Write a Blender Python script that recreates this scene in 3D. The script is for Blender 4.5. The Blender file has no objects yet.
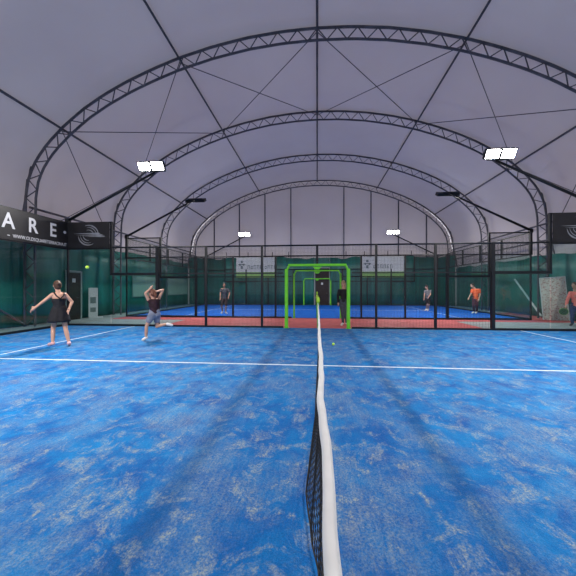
import bpy, bmesh, math, random
from mathutils import Vector, Matrix
random.seed(7)
PI = math.pi
sc = bpy.context.scene
C = bpy.data.collections.new('padel_hall'); sc.collection.children.link(C)

# ------------------------------------------------------------------ materials
def new_mat(name):
    m = bpy.data.materials.new(name); m.use_nodes = True
    nt = m.node_tree; nt.nodes.clear()
    out = nt.nodes.new('ShaderNodeOutputMaterial')
    return m, nt, out
def N(nt, typ, **kw):
    n = nt.nodes.new(typ)
    for k, v in kw.items():
        if hasattr(n, k): setattr(n, k, v)
        else: n.inputs[k.replace('_', ' ')].default_value = v
    return n
def mat(name, col, rough=.6, metal=0., var=.12, scale=6., spec=.4, bump=0.):
    """principled surface with a little procedural colour variation"""
    m, nt, out = new_mat(name)
    b = N(nt, 'ShaderNodeBsdfPrincipled', Roughness=rough, Metallic=metal)
    b.inputs['Specular IOR Level'].default_value = spec
    tc = N(nt, 'ShaderNodeTexCoord'); nz = N(nt, 'ShaderNodeTexNoise', Scale=scale, Detail=4.)
    cr = N(nt, 'ShaderNodeValToRGB')
    cr.color_ramp.elements[0].position = .3; cr.color_ramp.elements[1].position = .7
    cr.color_ramp.elements[0].color = (*[c*(1-var) for c in col], 1)
    cr.color_ramp.elements[1].color = (*[min(1, c*(1+var)) for c in col], 1)
    nt.links.new(tc.outputs['Object'], nz.inputs['Vector']); nt.links.new(nz.outputs['Fac'], cr.inputs['Fac'])
    nt.links.new(cr.outputs['Color'], b.inputs['Base Color'])
    if bump:
        bp = N(nt, 'ShaderNodeBump', Strength=bump, Distance=.02)
        nt.links.new(nz.outputs['Fac'], bp.inputs['Height']); nt.links.new(bp.outputs['Normal'], b.inputs['Normal'])
    nt.links.new(b.outputs['BSDF'], out.inputs['Surface'])
    return m

def turf_mat(name, base, dark, bands=False, sand_amt=1.):
    m, nt, out = new_mat(name); L = nt.links.new
    b = N(nt, 'ShaderNodeBsdfPrincipled', Roughness=.75); b.inputs['Specular IOR Level'].default_value = .10
    b.inputs['Sheen Weight'].default_value = 0.; b.inputs['Sheen Roughness'].default_value = .45
    b.inputs['Sheen Tint'].default_value = (.45, .75, 1, 1)
    tc = N(nt, 'ShaderNodeTexCoord')
    def noise(scale, detail, rough=.55, stretch=(1, 1, 1), dist=0., loc=(0, 0, 0)):
        mp = N(nt, 'ShaderNodeMapping'); mp.inputs['Scale'].default_value = stretch; mp.inputs['Location'].default_value = loc
        L(tc.outputs['Object'], mp.inputs['Vector'])
        n = N(nt, 'ShaderNodeTexNoise', Scale=scale, Detail=detail, Roughness=rough, Distortion=dist)
        L(mp.outputs['Vector'], n.inputs['Vector']); return n.outputs['Fac']
    def ramp(fac, p0, p1, c0=(0, 0, 0, 1), c1=(1, 1, 1, 1)):
        r = N(nt, 'ShaderNodeValToRGB'); r.color_ramp.elements[0].position = p0; r.color_ramp.elements[1].position = p1
        r.color_ramp.elements[0].color = c0; r.color_ramp.elements[1].color = c1
        L(fac, r.inputs['Fac']); return r.outputs['Color']
    def mth(op, a, b_, clamp=False):
        n = N(nt, 'ShaderNodeMath', operation=op, use_clamp=clamp)
        for i, v in enumerate((a, b_)):
            if isinstance(v, (int, float)): n.inputs[i].default_value = v
            else: L(v, n.inputs[i])
        return n.outputs[0]
    def mix(f, a, b_):
        n = N(nt, 'ShaderNodeMix', data_type='RGBA')
        for k, v in ((0, f), (6, a), (7, b_)):
            if isinstance(v, (int, float)): n.inputs[k].default_value = v
            elif isinstance(v, tuple): n.inputs[k].default_value = (*v, 1)
            else: L(v, n.inputs[k])
        return n.outputs[2]
    big = ramp(noise(.55, 3, .6), .35, .68)
    mid = ramp(noise(2.6, 6, .68, dist=.4), .35, .66)
    base_c = mix(mth('MULTIPLY', mid, .75), dark, base)
    # sand worked into the pile: blotches broken by fine grain and by brushing streaks
    grain = ramp(noise(70, 3, .7), .40, .62)
    streak = ramp(noise(16, 4, .65, (2.2, .35, 1)), .38, .64)
    blot = ramp(noise(4.6, 7, .72, dist=.7, loc=(3, 1, 0)), .49, .62)
    blot2 = ramp(noise(1.3, 5, .65, dist=.5, loc=(7, 2, 0)), .45, .62)
    s = mth('MULTIPLY', mth('MAXIMUM', blot, mth('MULTIPLY', blot2, .55)), mth('ADD', mth('MULTIPLY', grain, .65), mth('MULTIPLY', streak, .35)))
    s = mth('ADD', s, mth('MULTIPLY', mth('MULTIPLY', grain, streak), .07))
    if bands:   # two darker strips, perhaps gate-post shade painted in, slightly less sand, one either side of the net
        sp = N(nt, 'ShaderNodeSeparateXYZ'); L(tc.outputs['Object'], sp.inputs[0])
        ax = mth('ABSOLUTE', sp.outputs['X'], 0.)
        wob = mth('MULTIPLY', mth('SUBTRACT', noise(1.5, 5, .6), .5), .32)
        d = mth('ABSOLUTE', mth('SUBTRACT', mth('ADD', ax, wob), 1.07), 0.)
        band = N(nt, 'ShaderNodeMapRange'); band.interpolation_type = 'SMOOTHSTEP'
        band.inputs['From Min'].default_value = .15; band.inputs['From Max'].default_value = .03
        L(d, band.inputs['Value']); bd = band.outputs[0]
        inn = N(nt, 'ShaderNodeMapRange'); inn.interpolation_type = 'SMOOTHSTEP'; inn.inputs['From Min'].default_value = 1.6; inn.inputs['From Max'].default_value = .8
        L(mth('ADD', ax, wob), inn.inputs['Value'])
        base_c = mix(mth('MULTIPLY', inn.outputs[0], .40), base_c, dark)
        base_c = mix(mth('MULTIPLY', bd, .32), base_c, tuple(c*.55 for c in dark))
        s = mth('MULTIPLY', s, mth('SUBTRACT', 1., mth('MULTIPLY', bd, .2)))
        # base colour darker and sand stronger towards the near side of the court
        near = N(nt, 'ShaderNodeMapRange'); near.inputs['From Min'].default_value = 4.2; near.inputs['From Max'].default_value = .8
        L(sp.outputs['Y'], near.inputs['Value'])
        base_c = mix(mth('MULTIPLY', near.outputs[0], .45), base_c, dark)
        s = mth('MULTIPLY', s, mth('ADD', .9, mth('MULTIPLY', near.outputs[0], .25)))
    s = mth('MULTIPLY', s, sand_amt, True)
    col = mix(mth('MULTIPLY', s, .78), base_c, (.33, .36, .31))
    spk = ramp(noise(150, 2, .5), .3, .7, (.82, .82, .82, 1), (1.15, 1.15, 1.15, 1))
    mm = N(nt, 'ShaderNodeMix', data_type='RGBA', blend_type='MULTIPLY'); mm.inputs[0].default_value = 1.
    L(col, mm.inputs[6]); L(spk, mm.inputs[7])
    L(mm.outputs[2], b.inputs['Base Color'])
    bp = N(nt, 'ShaderNodeBump', Strength=.5, Distance=.012); L(noise(110, 4, .7), bp.inputs['Height']); L(bp.outputs['Normal'], b.inputs['Normal'])
    L(b.outputs['BSDF'], out.inputs['Surface'])
    return m

def membrane_mat():
    m, nt, out = new_mat('white_pvc_membrane'); L = nt.links.new
    tc = N(nt, 'ShaderNodeTexCoord'); nz = N(nt, 'ShaderNodeTexNoise', Scale=.35, Detail=4.)
    L(tc.outputs['Object'], nz.inputs['Vector'])
    cr = N(nt, 'ShaderNodeValToRGB'); cr.color_ramp.elements[0].position = .3; cr.color_ramp.elements[1].position = .7
    cr.color_ramp.elements[0].color = (.545, .495, .525, 1); cr.color_ramp.elements[1].color = (.59, .545, .565, 1)
    L(nz.outputs['Fac'], cr.inputs['Fac'])
    d = N(nt, 'ShaderNodeBsdfDiffuse'); t = N(nt, 'ShaderNodeBsdfTranslucent'); mx = N(nt, 'ShaderNodeMixShader'); mx.inputs[0].default_value = .22
    L(cr.outputs['Color'], d.inputs['Color']); L(cr.outputs['Color'], t.inputs['Color'])
    L(d.outputs[0], mx.inputs[1]); L(t.outputs[0], mx.inputs[2]); L(mx.outputs[0], out.inputs['Surface'])
    return m

def glass_mat(name, tint=(.86, .93, .92), refl=1.):
    m, nt, out = new_mat(name); L = nt.links.new
    t = N(nt, 'ShaderNodeBsdfTransparent'); t.inputs['Color'].default_value = (*tint, 1)
    g = N(nt, 'ShaderNodeBsdfGlossy', Roughness=.02); g.inputs['Color'].default_value = (refl, refl, refl, 1)
    lw = N(nt, 'ShaderNodeLayerWeight'); pw = N(nt, 'ShaderNodeMath', operation='POWER'); pw.inputs[1].default_value = 5
    ma = N(nt, 'ShaderNodeMath', operation='MULTIPLY_ADD'); ma.inputs[1].default_value = .7; ma.inputs[2].default_value = .035
    L(lw.outputs['Facing'], pw.inputs[0]); L(pw.outputs[0], ma.inputs[0]); mx = N(nt, 'ShaderNodeMixShader')
    L(ma.outputs[0], mx.inputs[0]); L(t.outputs[0], mx.inputs[1]); L(g.outputs[0], mx.inputs[2]); L(mx.outputs[0], out.inputs['Surface'])
    return m

def curtain_mat():
    m, nt, out = new_mat('green_tarpaulin'); L = nt.links.new
    b = N(nt, 'ShaderNodeBsdfPrincipled', Roughness=.45); tc = N(nt, 'ShaderNodeTexCoord')
    mp = N(nt, 'ShaderNodeMapping'); mp.inputs['Scale'].default_value = (1.3, 1.3, .15); L(tc.outputs['Object'], mp.inputs['Vector'])
    nz = N(nt, 'ShaderNodeTexNoise', Scale=1.8, Detail=5.); L(mp.outputs[0], nz.inputs['Vector'])
    cr = N(nt, 'ShaderNodeValToRGB'); cr.color_ramp.elements[0].position = .3; cr.color_ramp.elements[1].position = .72
    cr.color_ramp.elements[0].color = (.004, .085, .075, 1); cr.color_ramp.elements[1].color = (.012, .19, .16, 1)
    L(nz.outputs['Fac'], cr.inputs['Fac']); L(cr.outputs['Color'], b.inputs['Base Color']); L(b.outputs[0], out.inputs['Surface'])
    return m

def emit_mat(name, col, strength):
    m, nt, out = new_mat(name); e = N(nt, 'ShaderNodeEmission', Strength=strength); e.inputs['Color'].default_value = (*col, 1)
    nt.links.new(e.outputs[0], out.inputs['Surface']); return m

def board_mat():
    """pale board crowded with small reddish and grey printed marks"""
    m, nt, out = new_mat('printed_board'); L = nt.links.new
    b = N(nt, 'ShaderNodeBsdfPrincipled', Roughness=.6); tc = N(nt, 'ShaderNodeTexCoord')
    v = N(nt, 'ShaderNodeTexVoronoi', Scale=11.); L(tc.outputs['Object'], v.inputs['Vector'])
    nz = N(nt, 'ShaderNodeTexNoise', Scale=24., Detail=2.); L(tc.outputs['Object'], nz.inputs['Vector'])
    r = N(nt, 'ShaderNodeValToRGB'); r.color_ramp.elements[0].position = .18; r.color_ramp.elements[1].position = .42
    r.color_ramp.elements[0].color = (.46, .24, .24, 1); r.color_ramp.elements[1].color = (.60, .54, .49, 1)
    r2 = N(nt, 'ShaderNodeValToRGB'); r2.color_ramp.elements[0].position = .42; r2.color_ramp.elements[1].position = .56
    r2.color_ramp.elements[0].color = (.74, .66, .66, 1); r2.color_ramp.elements[1].color = (1, 1, 1, 1)
    L(v.outputs['Distance'], r.inputs['Fac']); L(nz.outputs['Fac'], r2.inputs['Fac'])
    mm = N(nt, 'ShaderNodeMix', data_type='RGBA', blend_type='MULTIPLY'); mm.inputs[0].default_value = .8
    L(r.outputs[0], mm.inputs[6]); L(r2.outputs[0], mm.inputs[7]); L(mm.outputs[2], b.inputs['Base Color']); L(b.outputs[0], out.inputs['Surface'])
    return m

def strip_window_mat():
    m, nt, out = new_mat('clear_ribbed_plastic'); L = nt.links.new
    b = N(nt, 'ShaderNodeBsdfPrincipled', Roughness=.4); tc = N(nt, 'ShaderNodeTexCoord')
    w = N(nt, 'ShaderNodeTexWave', Scale=1.6, Distortion=1.5, Detail=1.); w.bands_direction = 'Y'; L(tc.outputs['Object'], w.inputs['Vector'])
    r = N(nt, 'ShaderNodeValToRGB'); r.color_ramp.elements[0].position = .3; r.color_ramp.elements[1].position = .6
    r.color_ramp.elements[0].color = (.30, .38, .32, 1); r.color_ramp.elements[1].color = (.50, .52, .46, 1)
    L(w.outputs['Fac'], r.inputs['Fac']); L(r.outputs[0], b.inputs['Base Color']); L(b.outputs[0], out.inputs['Surface'])
    return m

M = dict(
    black=mat('black_powder_coated_steel', (.012, .014, .018), .4, .2),
    wire=mat('black_wire', (.015, .018, .022), .5, .2),
    galv=mat('galvanised_steel', (.085, .085, .105), .75, 0., .3, 3),
    cable=mat('steel_cable', (.10, .10, .12), .5, .4),
    green=mat('lime_green_paint', (.16, .62, .035), .35, 0, .08),
    post_green=mat('yellow_green_pad', (.42, .72, .06), .5),
    tape=mat('white_tape', (.58, .58, .58), .6, 0, .05, 12),
    netcord=mat('black_net_cord', (.006, .006, .008), .7),
    line=mat('white_line_turf', (.50, .58, .66), .8, 0, .18, 30),
    concrete=mat('grey_concrete', (.30, .33, .34), .8, 0, .15, 2.5, bump=.1),
    red=mat('red_rubber_floor', (.50, .095, .10), .7, 0, .14, 3.),
    membrane=membrane_mat(), glass=glass_mat('clear_glass'),
    curtain=curtain_mat(),
    whitep=mat('white_pvc_sheet', (.60, .62, .62), .6, 0, .08, .9),
    banner=mat('black_banner_vinyl', (.014, .0135, .016), .42, 0, .2, 2.5),
    letter=mat('white_lettering', (.55, .55, .58), .6, 0, .03),
    greyprint=mat('grey_print', (.26, .26, .28), .6, 0, .2),
    greyink=mat('grey_ink', (.16, .20, .20), .6, 0, .1),
    door=mat('dark_brown_door', (.022, .014, .013), .6, 0, .25),
    doorframe=mat('door_frame_grey', (.22, .28, .28), .6),
    cabinet=mat('white_laminate', (.58, .60, .62), .5, 0, .06),
    lens=emit_mat('lit_lamp_lens', (1., .98, .93), 22.),
    lens_off=mat('unlit_lamp_lens', (.12, .12, .13), .2),
    tree=mat('leaf_shadow_film', (.16, .2, .18), .7, 0, .5, 3.),
    limeband=mat('lime_tinted_sheet', (.22, .42, .12), .6, 0, .15),
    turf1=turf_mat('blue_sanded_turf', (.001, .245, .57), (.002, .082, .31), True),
    turf2=turf_mat('royal_blue_turf', (.003, .13, .58), (.003, .095, .46), False, .12),
    skin=mat('skin', (.56, .31, .22), .5, 0, .06, 8), skin2=mat('tanned_skin', (.46, .25, .17), .5, 0, .06, 8),
    blackcloth=mat('black_sports_fabric', (.010, .009, .012), .8, 0, .3, 14, bump=.3),
    maroon=mat('black_maroon_fabric', (.030, .010, .016), .8, 0, .4, 12, bump=.3),
    greyblue=mat('grey_blue_fabric', (.20, .22, .29), .8, 0, .15, 12, bump=.3),
    darkgrey=mat('dark_grey_fabric', (.055, .065, .085), .8, 0, .3, 12, bump=.3),
    midgrey=mat('mid_grey_fabric', (.17, .17, .19), .8, 0, .3, 12, bump=.3),
    orange=mat('bright_orange_fabric', (.90, .13, .035), .7, 0, .15, 12, bump=.2),
    darkred=mat('dark_maroon_fabric', (.07, .015, .03), .8, 0, .2, 12),
    coral=mat('coral_pink_fabric', (.85, .20, .17), .75, 0, .12, 10, bump=.3),
    brownc=mat('dark_brown_fabric', (.035, .022, .02), .8, 0, .2, 12),
    denim=mat('dark_blue_denim', (.018, .035, .13), .8, 0, .3, 16, bump=.2),
    shoe=mat('white_shoe', (.75, .72, .70), .6), pinkshoe=mat('pale_pink_shoe', (.75, .42, .42), .6), darkshoe=mat('dark_shoe', (.05, .05, .07), .6),
    hairb=mat('brown_hair', (.075, .035, .02), .6, 0, .35, 30, bump=.4), hairl=mat('blonde_hair', (.36, .24, .14), .6, 0, .3, 30, bump=.4),
    hairr=mat('reddish_brown_hair', (.16, .055, .03), .6, 0, .35, 30, bump=.4), haird=mat('dark_hair', (.03, .022, .02), .6, 0, .3, 30),
    racket=mat('dark_green_racket', (.02, .07, .03), .35, 0, .2), racketrim=mat('lime_racket_rim', (.12, .26, .05), .35),
    grip=mat('white_grip', (.6, .6, .58), .7), ball=mat('yellow_green_felt', (.50, .85, .05), .85, 0, .1, 60, bump=.4),
    seam=mat('white_ball_seam', (.8, .85, .75), .8), eye=mat('dark_eye', (.03, .02, .02), .3), lips=mat('lips', (.42, .13, .12), .5),
    board=board_mat(), stripwin=strip_window_mat(),
)

# ------------------------------------------------------------------ mesh helpers
def obj(name, bm, m, parent=None, smooth=False, loc=None):
    me = bpy.data.meshes.new(name); bm.to_mesh(me); bm.free()
    if isinstance(m, (list, tuple)):
        for x in m: me.materials.append(x)
    else: me.materials.append(m)
    if smooth:
        for p in me.polygons: p.use_smooth = True
    o = bpy.data.objects.new(name, me); C.objects.link(o)
    if parent is not None: o.parent = parent
    if loc: o.location = loc
    return o
def thing(name, label, cat, loc=(0, 0, 0), rz=0., group=None):
    o = bpy.data.objects.new(name, None); o.empty_display_size = .2; C.objects.link(o)
    o.location = loc; o.rotation_euler = (0, 0, rz); o['label'] = label; o['category'] = cat
    if group: o['group'] = group
    return o
def tag(o, label, cat, group=None):
    o['label'] = label; o['category'] = cat
    if group: o['group'] = group
    return o
def struct(o): o['kind'] = 'structure'; return o
def box(bm, x0, x1, y0, y1, z0, z1, mi=0):
    vs = [bm.verts.new(p) for p in ((x0, y0, z0), (x1, y0, z0), (x1, y1, z0), (x0, y1, z0), (x0, y0, z1), (x1, y0, z1), (x1, y1, z1), (x0, y1, z1))]
    for f in ((0, 3, 2, 1), (4, 5, 6, 7), (0, 1, 5, 4), (1, 2, 6, 5), (2, 3, 7, 6), (3, 0, 4, 7)):
        bm.faces.new([vs[i] for i in f]).material_index = mi
def bevel_all(bm, w, seg=1):
    bmesh.ops.bevel(bm, geom=bm.edges[:], offset=w, segments=seg, affect='EDGES', clamp_overlap=True)
def tube(bm, pts, r, n=6, caps=True, up=None):
    pts = [Vector(p) for p in pts]
    rs = r if isinstance(r, (list, tuple)) else [r]*len(pts)
    rings = []
    ref = None
    for i, p in enumerate(pts):
        d = (pts[min(i+1, len(pts)-1)]-pts[max(i-1, 0)]).normalized()
        if ref is None:
            ref = Vector((0, 0, 1)) if abs(d.z) < .9 else Vector((1, 0, 0))
        a = ref-d*ref.dot(d)
        a.normalize(); b = d.cross(a); ref = a
        rings.append([bm.verts.new(p+(a*math.cos(2*PI*(k+.5)/n)+b*math.sin(2*PI*(k+.5)/n))*rs[i]) for k in range(n)])
    for a, b in zip(rings, rings[1:]):
        for k in range(n): bm.faces.new((a[k], a[(k+1) % n], b[(k+1) % n], b[k]))
    if caps:
        bm.faces.new(rings[0][::-1]); bm.faces.new(rings[-1])
def B(): return bmesh.new()
def part_box(name, dims, m, parent, bev=0.):
    bm = B(); box(bm, *dims)
    if bev: bevel_all(bm, bev)
    return obj(name, bm, m, parent)
def part_tube(name, pts, r, m, parent, n=8):
    bm = B(); tube(bm, pts, r, n); return obj(name, bm, m, parent, n > 6)

# ------------------------------------------------------------------ layout (metres)
YF, YN = 10.24, .24           # far and near side of the first court
CY = 5.33                     # its centre line
Y2, Y3 = 13.64, 23.64         # near and far side of the second court
XE = 9.70                     # end walls of both courts
XG = 6.05; XS = 7.90          # side wall: mesh ends, glass step
ARCH = [9.855+4.68*i for i in range(4)]
PROF = [(0, 10.55), (1.25, 10.51), (2.5, 10.38), (3.75, 10.15), (5.0, 9.83), (6.0, 9.49), (7.0, 9.09), (7.9, 8.65), (8.75, 8.14), (9.5, 7.56), (10.15, 6.95), (10.62, 6.35), (10.93, 5.7), (11.06, 5.0)]

# ------------------------------------------------------------------ setting: floors and membrane
bm = B(); box(bm, -12.4, 12.4, -9, 24.4, -.2, 0.); struct(obj('floor', bm, M['concrete']))
def slab(name, x0, x1, y0, y1, z, m):
    bm = B(); box(bm, x0, x1, y0, y1, .0005, z); return struct(obj(name, bm, m))
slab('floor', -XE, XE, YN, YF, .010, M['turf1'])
slab('floor', -XE, XE, Y2, Y3, .010, M['turf2'])
slab('floor', -XG+.04, XG-.04, YF+.06, Y2-.06, .008, M['red'])
slab('floor', -XE, -XG+.04, 12.5, Y2-.06, .008, M['red'])
slab('floor', XG-.04, 11.4, 12.75, Y2-.06, .008, M['red'])
slab('floor', XE+.08, 11.4, Y2-.06, 17.5, .008, M['red'])
def line_strip(x0, x1, y0, y1):
    bm = B(); box(bm, x0, x1, y0, y1, .0101, .0125); struct(obj('floor', bm, M['line'])).name = 'floor_line'
for o in (0., Y2-YN):
    yc = CY+o if o == 0 else (Y2+Y3)/2
    line_strip(-6.95, 6.95, yc-.025, yc+.025)
    for s in (-1, 1):
        line_strip(s*6.93-.025, s*6.93+.025, YN+o+.06, YF+o-.06)

def membrane_sheet(y0, y1, n):
    prof = [(-x-.06*(x > 9), z+.07) for x, z in PROF[::-1]]+[(x+.06*(x > 9), z+.07) for x, z in PROF[1:]]
    bm = B(); rows = []
    ys = [y0+(y1-y0)*i/n for i in range(n+1)]
    for y in ys: rows.append([bm.verts.new((x, y, z)) for x, z in prof])
    for a, b in zip(rows, rows[1:]):
        for i in range(len(prof)-1): bm.faces.new((a[i], a[i+1], b[i+1], b[i]))
    return bm
cm = struct(obj('ceiling', membrane_sheet(-9, 24.3, 12), M['membrane'], smooth=True))

for s, nm in ((-1, 'wall_left'), (1, 'wall_right')):
    bm = B()
    a = [bm.verts.new((s*11.12, y, 5.07)) for y in (-9, 24.3)]; b = [bm.verts.new((s*12.25, y, 0)) for y in (24.3, -9)]
    bm.faces.new(a+b)
    w = struct(obj(nm, bm, M['membrane']))
def gable(y, nm):
    bm = B(); P = [(-12.2, 0)]+[(-x, z+.06) for x, z in PROF[::-1]]+[(x, z+.06) for x, z in PROF[1:]]+[(12.2, 0)]
    vs = [bm.verts.new((x, y, z)) for x, z in P]; bm.faces.new(vs)
    w = struct(obj(nm, bm, M['membrane']))
gable(24.28, 'wall_back'); gable(-9, 'wall_front')

# ------------------------------------------------------------------ lattice arches
def offset_in(prof, d):
    out = []
    for i, p in enumerate(prof):
        a = Vector(prof[max(i-1, 0)]); b = Vector(prof[min(i+1, len(prof)-1)]); t = (b-a).normalized()
        out.append((p[0]-(-t.y)*d*-1*-1 if False else p[0]+t.y*d, p[1]-t.x*d))
    return out
def resample(pl, n):
    L = [0]
    for a, b in zip(pl, pl[1:]): L.append(L[-1]+(Vector(b)-Vector(a)).length)
    out = []
    for k in range(n+1):
        s = L[-1]*k/n; i = max(j for j in range(len(L)) if L[j] <= s+1e-9); i = min(i, len(pl)-2)
        t = (s-L[i])/(L[i+1]-L[i]); out.append(Vector(pl[i]).lerp(Vector(pl[i+1]), t))
    return out
half = PROF+[(11.1, 3.3), (11.1, 0.)]
full = [(-x, z) for x, z in half[::-1]]+half[1:]
inner = [(x*(1-0), z) for x, z in full]
def make_arch(y, label):
    t = thing('lattice_arch', label, 'arch', (0, y, 0), 0, 'steel lattice arches carrying the hall roof')
    outer = resample(full, 104); inn = []
    for i, p in enumerate(outer):
        a = outer[max(i-1, 0)]; b = outer[min(i+1, len(outer)-1)]; tt = (b-a).normalized()
        inn.append(p+Vector((tt.y, -tt.x))*.42)
    v3 = lambda p, dy=0: (p.x, dy, p.y)
    bm = B(); tube(bm, [v3(p) for p in outer], .045, 6); obj('outer_chord', bm, M['galv'], t)
    bm = B(); tube(bm, [v3(p) for p in inn], .042, 6); obj('inner_chord', bm, M['galv'], t)
    bm = B()
    for i in range(0, len(outer)-2, 2):
        tube(bm, [v3(outer[i]), v3(inn[i+1])], .019, 4, False); tube(bm, [v3(inn[i+1]), v3(outer[i+2])], .019, 4, False)
    obj('lattice', bm, M['galv'], t)
    for s in (-1, 1):
        bm = B()
        a0, a1 = Vector((s*10.85, 0, 6.1)), Vector((s*12.0, 0, 0)); b0, b1 = Vector((s*11.0, 0, 5.6)), Vector((s*11.68, 0, 0))
        tube(bm, [a0, a1], .03, 6); tube(bm, [b0, b1], .03, 6)
        for k in range(12):
            u = k/12; w = (k+.5)/12; e = (k+1)/12
            tube(bm, [a0.lerp(a1, u), b0.lerp(b1, w)], .014, 4, False); tube(bm, [b0.lerp(b1, w), a0.lerp(a1, e)], .014, 4, False)
        obj('raking_strut', bm, M['galv'], t)
        part_box('base_plate', (s*11.7-.75, s*11.7+.45, -.18, .18, .0, .02), M['galv'], t)
    return t
ALAB = ['nearest and largest grey steel lattice arch spanning over the first court', 'second grey steel lattice arch, just beyond the red walkway',
        'third grey steel lattice arch, over the middle of the second court', 'farthest grey steel lattice arch, against the white gable wall']
for y, l in zip(ARCH, ALAB): make_arch(y, l)

PX = [(0, 10.55), (4.98, 9.84), (9.6, 7.50)]
def purlin(x, z, label):
    bm = B(); tube(bm, [(x, -8.9, z), (x, 24.0, z)], .042, 6); tag(obj('roof_purlin', bm, M['galv']), label, 'purlin', 'long steel purlins under the roof')
purlin(0, 10.50, 'straight ridge purlin running away along the top of the roof')
purlin(-4.98, 9.78, 'long straight purlin just left of the roof ridge')
purlin(4.98, 9.78, 'long straight purlin just right of the roof ridge')
purlin(-9.58, 7.46, 'low purlin on the left shoulder of the roof')
purlin(9.58, 7.46, 'low purlin on the right shoulder of the roof')
def cable(a, b, label):
    bm = B(); tube(bm, [a, b], .016, 5); tag(obj('bracing_cable', bm, M['cable']), label, 'cable', 'thin diagonal bracing cables between the first two arches')
for s, side in ((-1, 'left'), (1, 'right')):
    for (x0, z0, w0), (x1, z1, w1) in ((( 0, 10.42, 'the ridge'), (4.98, 9.7, 'the %s purlin' % side)), ((4.98, 9.7, 'the %s purlin' % side), (9.58, 7.4, 'the %s shoulder' % side)), ((9.58, 7.4, 'the %s shoulder' % side), (11.0, 3.4, 'the %s wall' % side))):
        cable((s*x0, ARCH[0], z0), (s*x1, ARCH[1], z1), 'thin roof cable from %s, near arch, to %s, second arch' % (w0, w1))
        cable((s*x1, ARCH[0], z1-.05), (s*x0, ARCH[1], z0-.05), 'thin roof cable from %s, near arch, to %s, second arch' % (w1, w0))
def girt(s, z, side, w):
    bm = B(); tube(bm, [(s*10.95, 9.9, z), (s*10.95, 24.0, z)], .045, 6)
    tag(obj('side_rail', bm, M['galv']), '%s horizontal steel rail linking the arch legs along the %s wall' % (w, side), 'rail')
girt(-1, 4.55, 'left', 'upper'); girt(-1, 3.75, 'left', 'lower'); girt(1, 4.55, 'right', 'upper'); girt(1, 3.75, 'right', 'lower')
bm = B(); tube(bm, [(10.9, 14.65, .1), (10.9, 16.5, 1.95)], .045, 6); tag(obj('brace_pole', bm, M['cabinet']), 'pale diagonal brace pole at foot of the second arch, right side', 'pole')
bm = B(); tube(bm, [(-10.95, 9.7, .1), (-10.95, 8.3, 1.15)], .04, 6); tag(obj('brace_pole', bm, M['galv']), 'grey diagonal brace pole at foot of the nearest arch, behind left glass', 'pole')

# gable posts
for i, x in enumerate([-9.0, -6.75, -4.5, -2.25, 2.25, 4.5, 6.75, 9.0]):
    ztop = None
    for (x0, z0), (x1, z1) in zip(half, half[1:]):
        if x0 <= abs(x) <= x1: ztop = z0+(z1-z0)*(abs(x)-x0)/(x1-x0)
    bm = B(); box(bm, x-.04, x+.04, 23.97, 24.07, 0, ztop-.45)
    side = 'left' if x < 0 else 'right'
    rank = {9.0: 'outermost', 6.75: 'third', 4.5: 'second', 2.25: 'first'}[abs(x)]
    tag(obj('gable_post', bm, M['galv']), '%s steel upright %s of the dark doorway, against the white end wall' % (rank, side), 'post', 'steel uprights of the end wall')

# ------------------------------------------------------------------ green curtains and things on the walls
def curtain(pts, z0, z1, label, amp=.05, ragged=.05):
    """a folded sheet hung along a line of floor points"""
    a, b = Vector(pts[0]), Vector(pts[1]); L = (b-a).length; n = max(8, int(L/.18)); t = (b-a)/L; nn = Vector((-t.y, t.x))
    bm = B(); cols = []
    ph = random.random()*6
    for i in range(n+1):
        s = L*i/n; off = amp*(math.sin(s*3.1+ph)+.6*math.sin(s*7.3+ph*2))
        top = z1+ragged*math.sin(s*1.7+ph)+ragged*.6*math.sin(s*4.1)
        col = []
        for k in range(5):
            z = z0+(top-z0)*k/4; p = a+t*s+nn*off*(1-.5*k/4)
            col.append(bm.verts.new((p.x, p.y, z)))
        cols.append(col)
    for c0, c1 in zip(cols, cols[1:]):
        for k in range(4): bm.faces.new((c0[k], c1[k], c1[k+1], c0[k+1]))
    o = obj('green_curtain', bm, M['curtain'], smooth=True); sd = o.modifiers.new('s', 'SOLIDIFY'); sd.thickness = .012
    return tag(o, label, 'curtain', 'green tarpaulin curtains round the hall')
curtain(((-11.185, 3.), (-11.185, 11.64)), .03, 3.6, 'green curtain on the left wall nearest the camera, before the dark door', .012, .04)
curtain(((-11.185, 12.52), (-11.185, 23.6)), .03, 3.55, 'green curtain on the left wall beyond the dark door', .012, .04)
curtain(((11.185, 9.), (11.185, 23.6)), .03, 3.05, 'green curtain along the right wall behind the leaning board', .012)
curtain(((-11.15, 23.76), (-.27, 23.76)), .02, 4.0, 'green curtain on the end wall, left of the dark doorway', .02, .08)
curtain(((1.08, 23.76), (11.15, 23.76)), .02, 4.0, 'green curtain on the end wall, right of the dark doorway', .02, .08)
bm = B(); box(bm, -11.20, -11.17, 11.64, 12.52, 2.26, 3.7); tag(obj('green_curtain', bm, M['curtain']), 'short green curtain strip above the dark door on the left wall', 'curtain')
# curtain top over the doorway
bm = B(); box(bm, -.25, 1.06, 23.76, 23.80, 3.2, 3.98); tag(obj('green_curtain', bm, M['curtain']), 'short green curtain strip above the far dark doorway', 'curtain')
t = thing('curtain_rail', 'thin dark rail with short uprights above the end wall curtains', 'rail', (0, 23.70, 0))
part_tube('rail', [(-10.6, 0, 4.12), (-.3, 0, 4.12)], .03, M['black'], t, 6); part_tube('rail', [(.9, 0, 4.12), (10.6, 0, 4.12)], .03, M['black'], t, 6)
for x in (-9.6, -7.8, -5.9, -3.8, -2.4, 2.4, 3.9, 5.8, 7.7, 9.5):
    part_tube('upright', [(x, 0, 4.05), (x, 0, 4.5)], .028, M['black'], t, 6)

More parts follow.
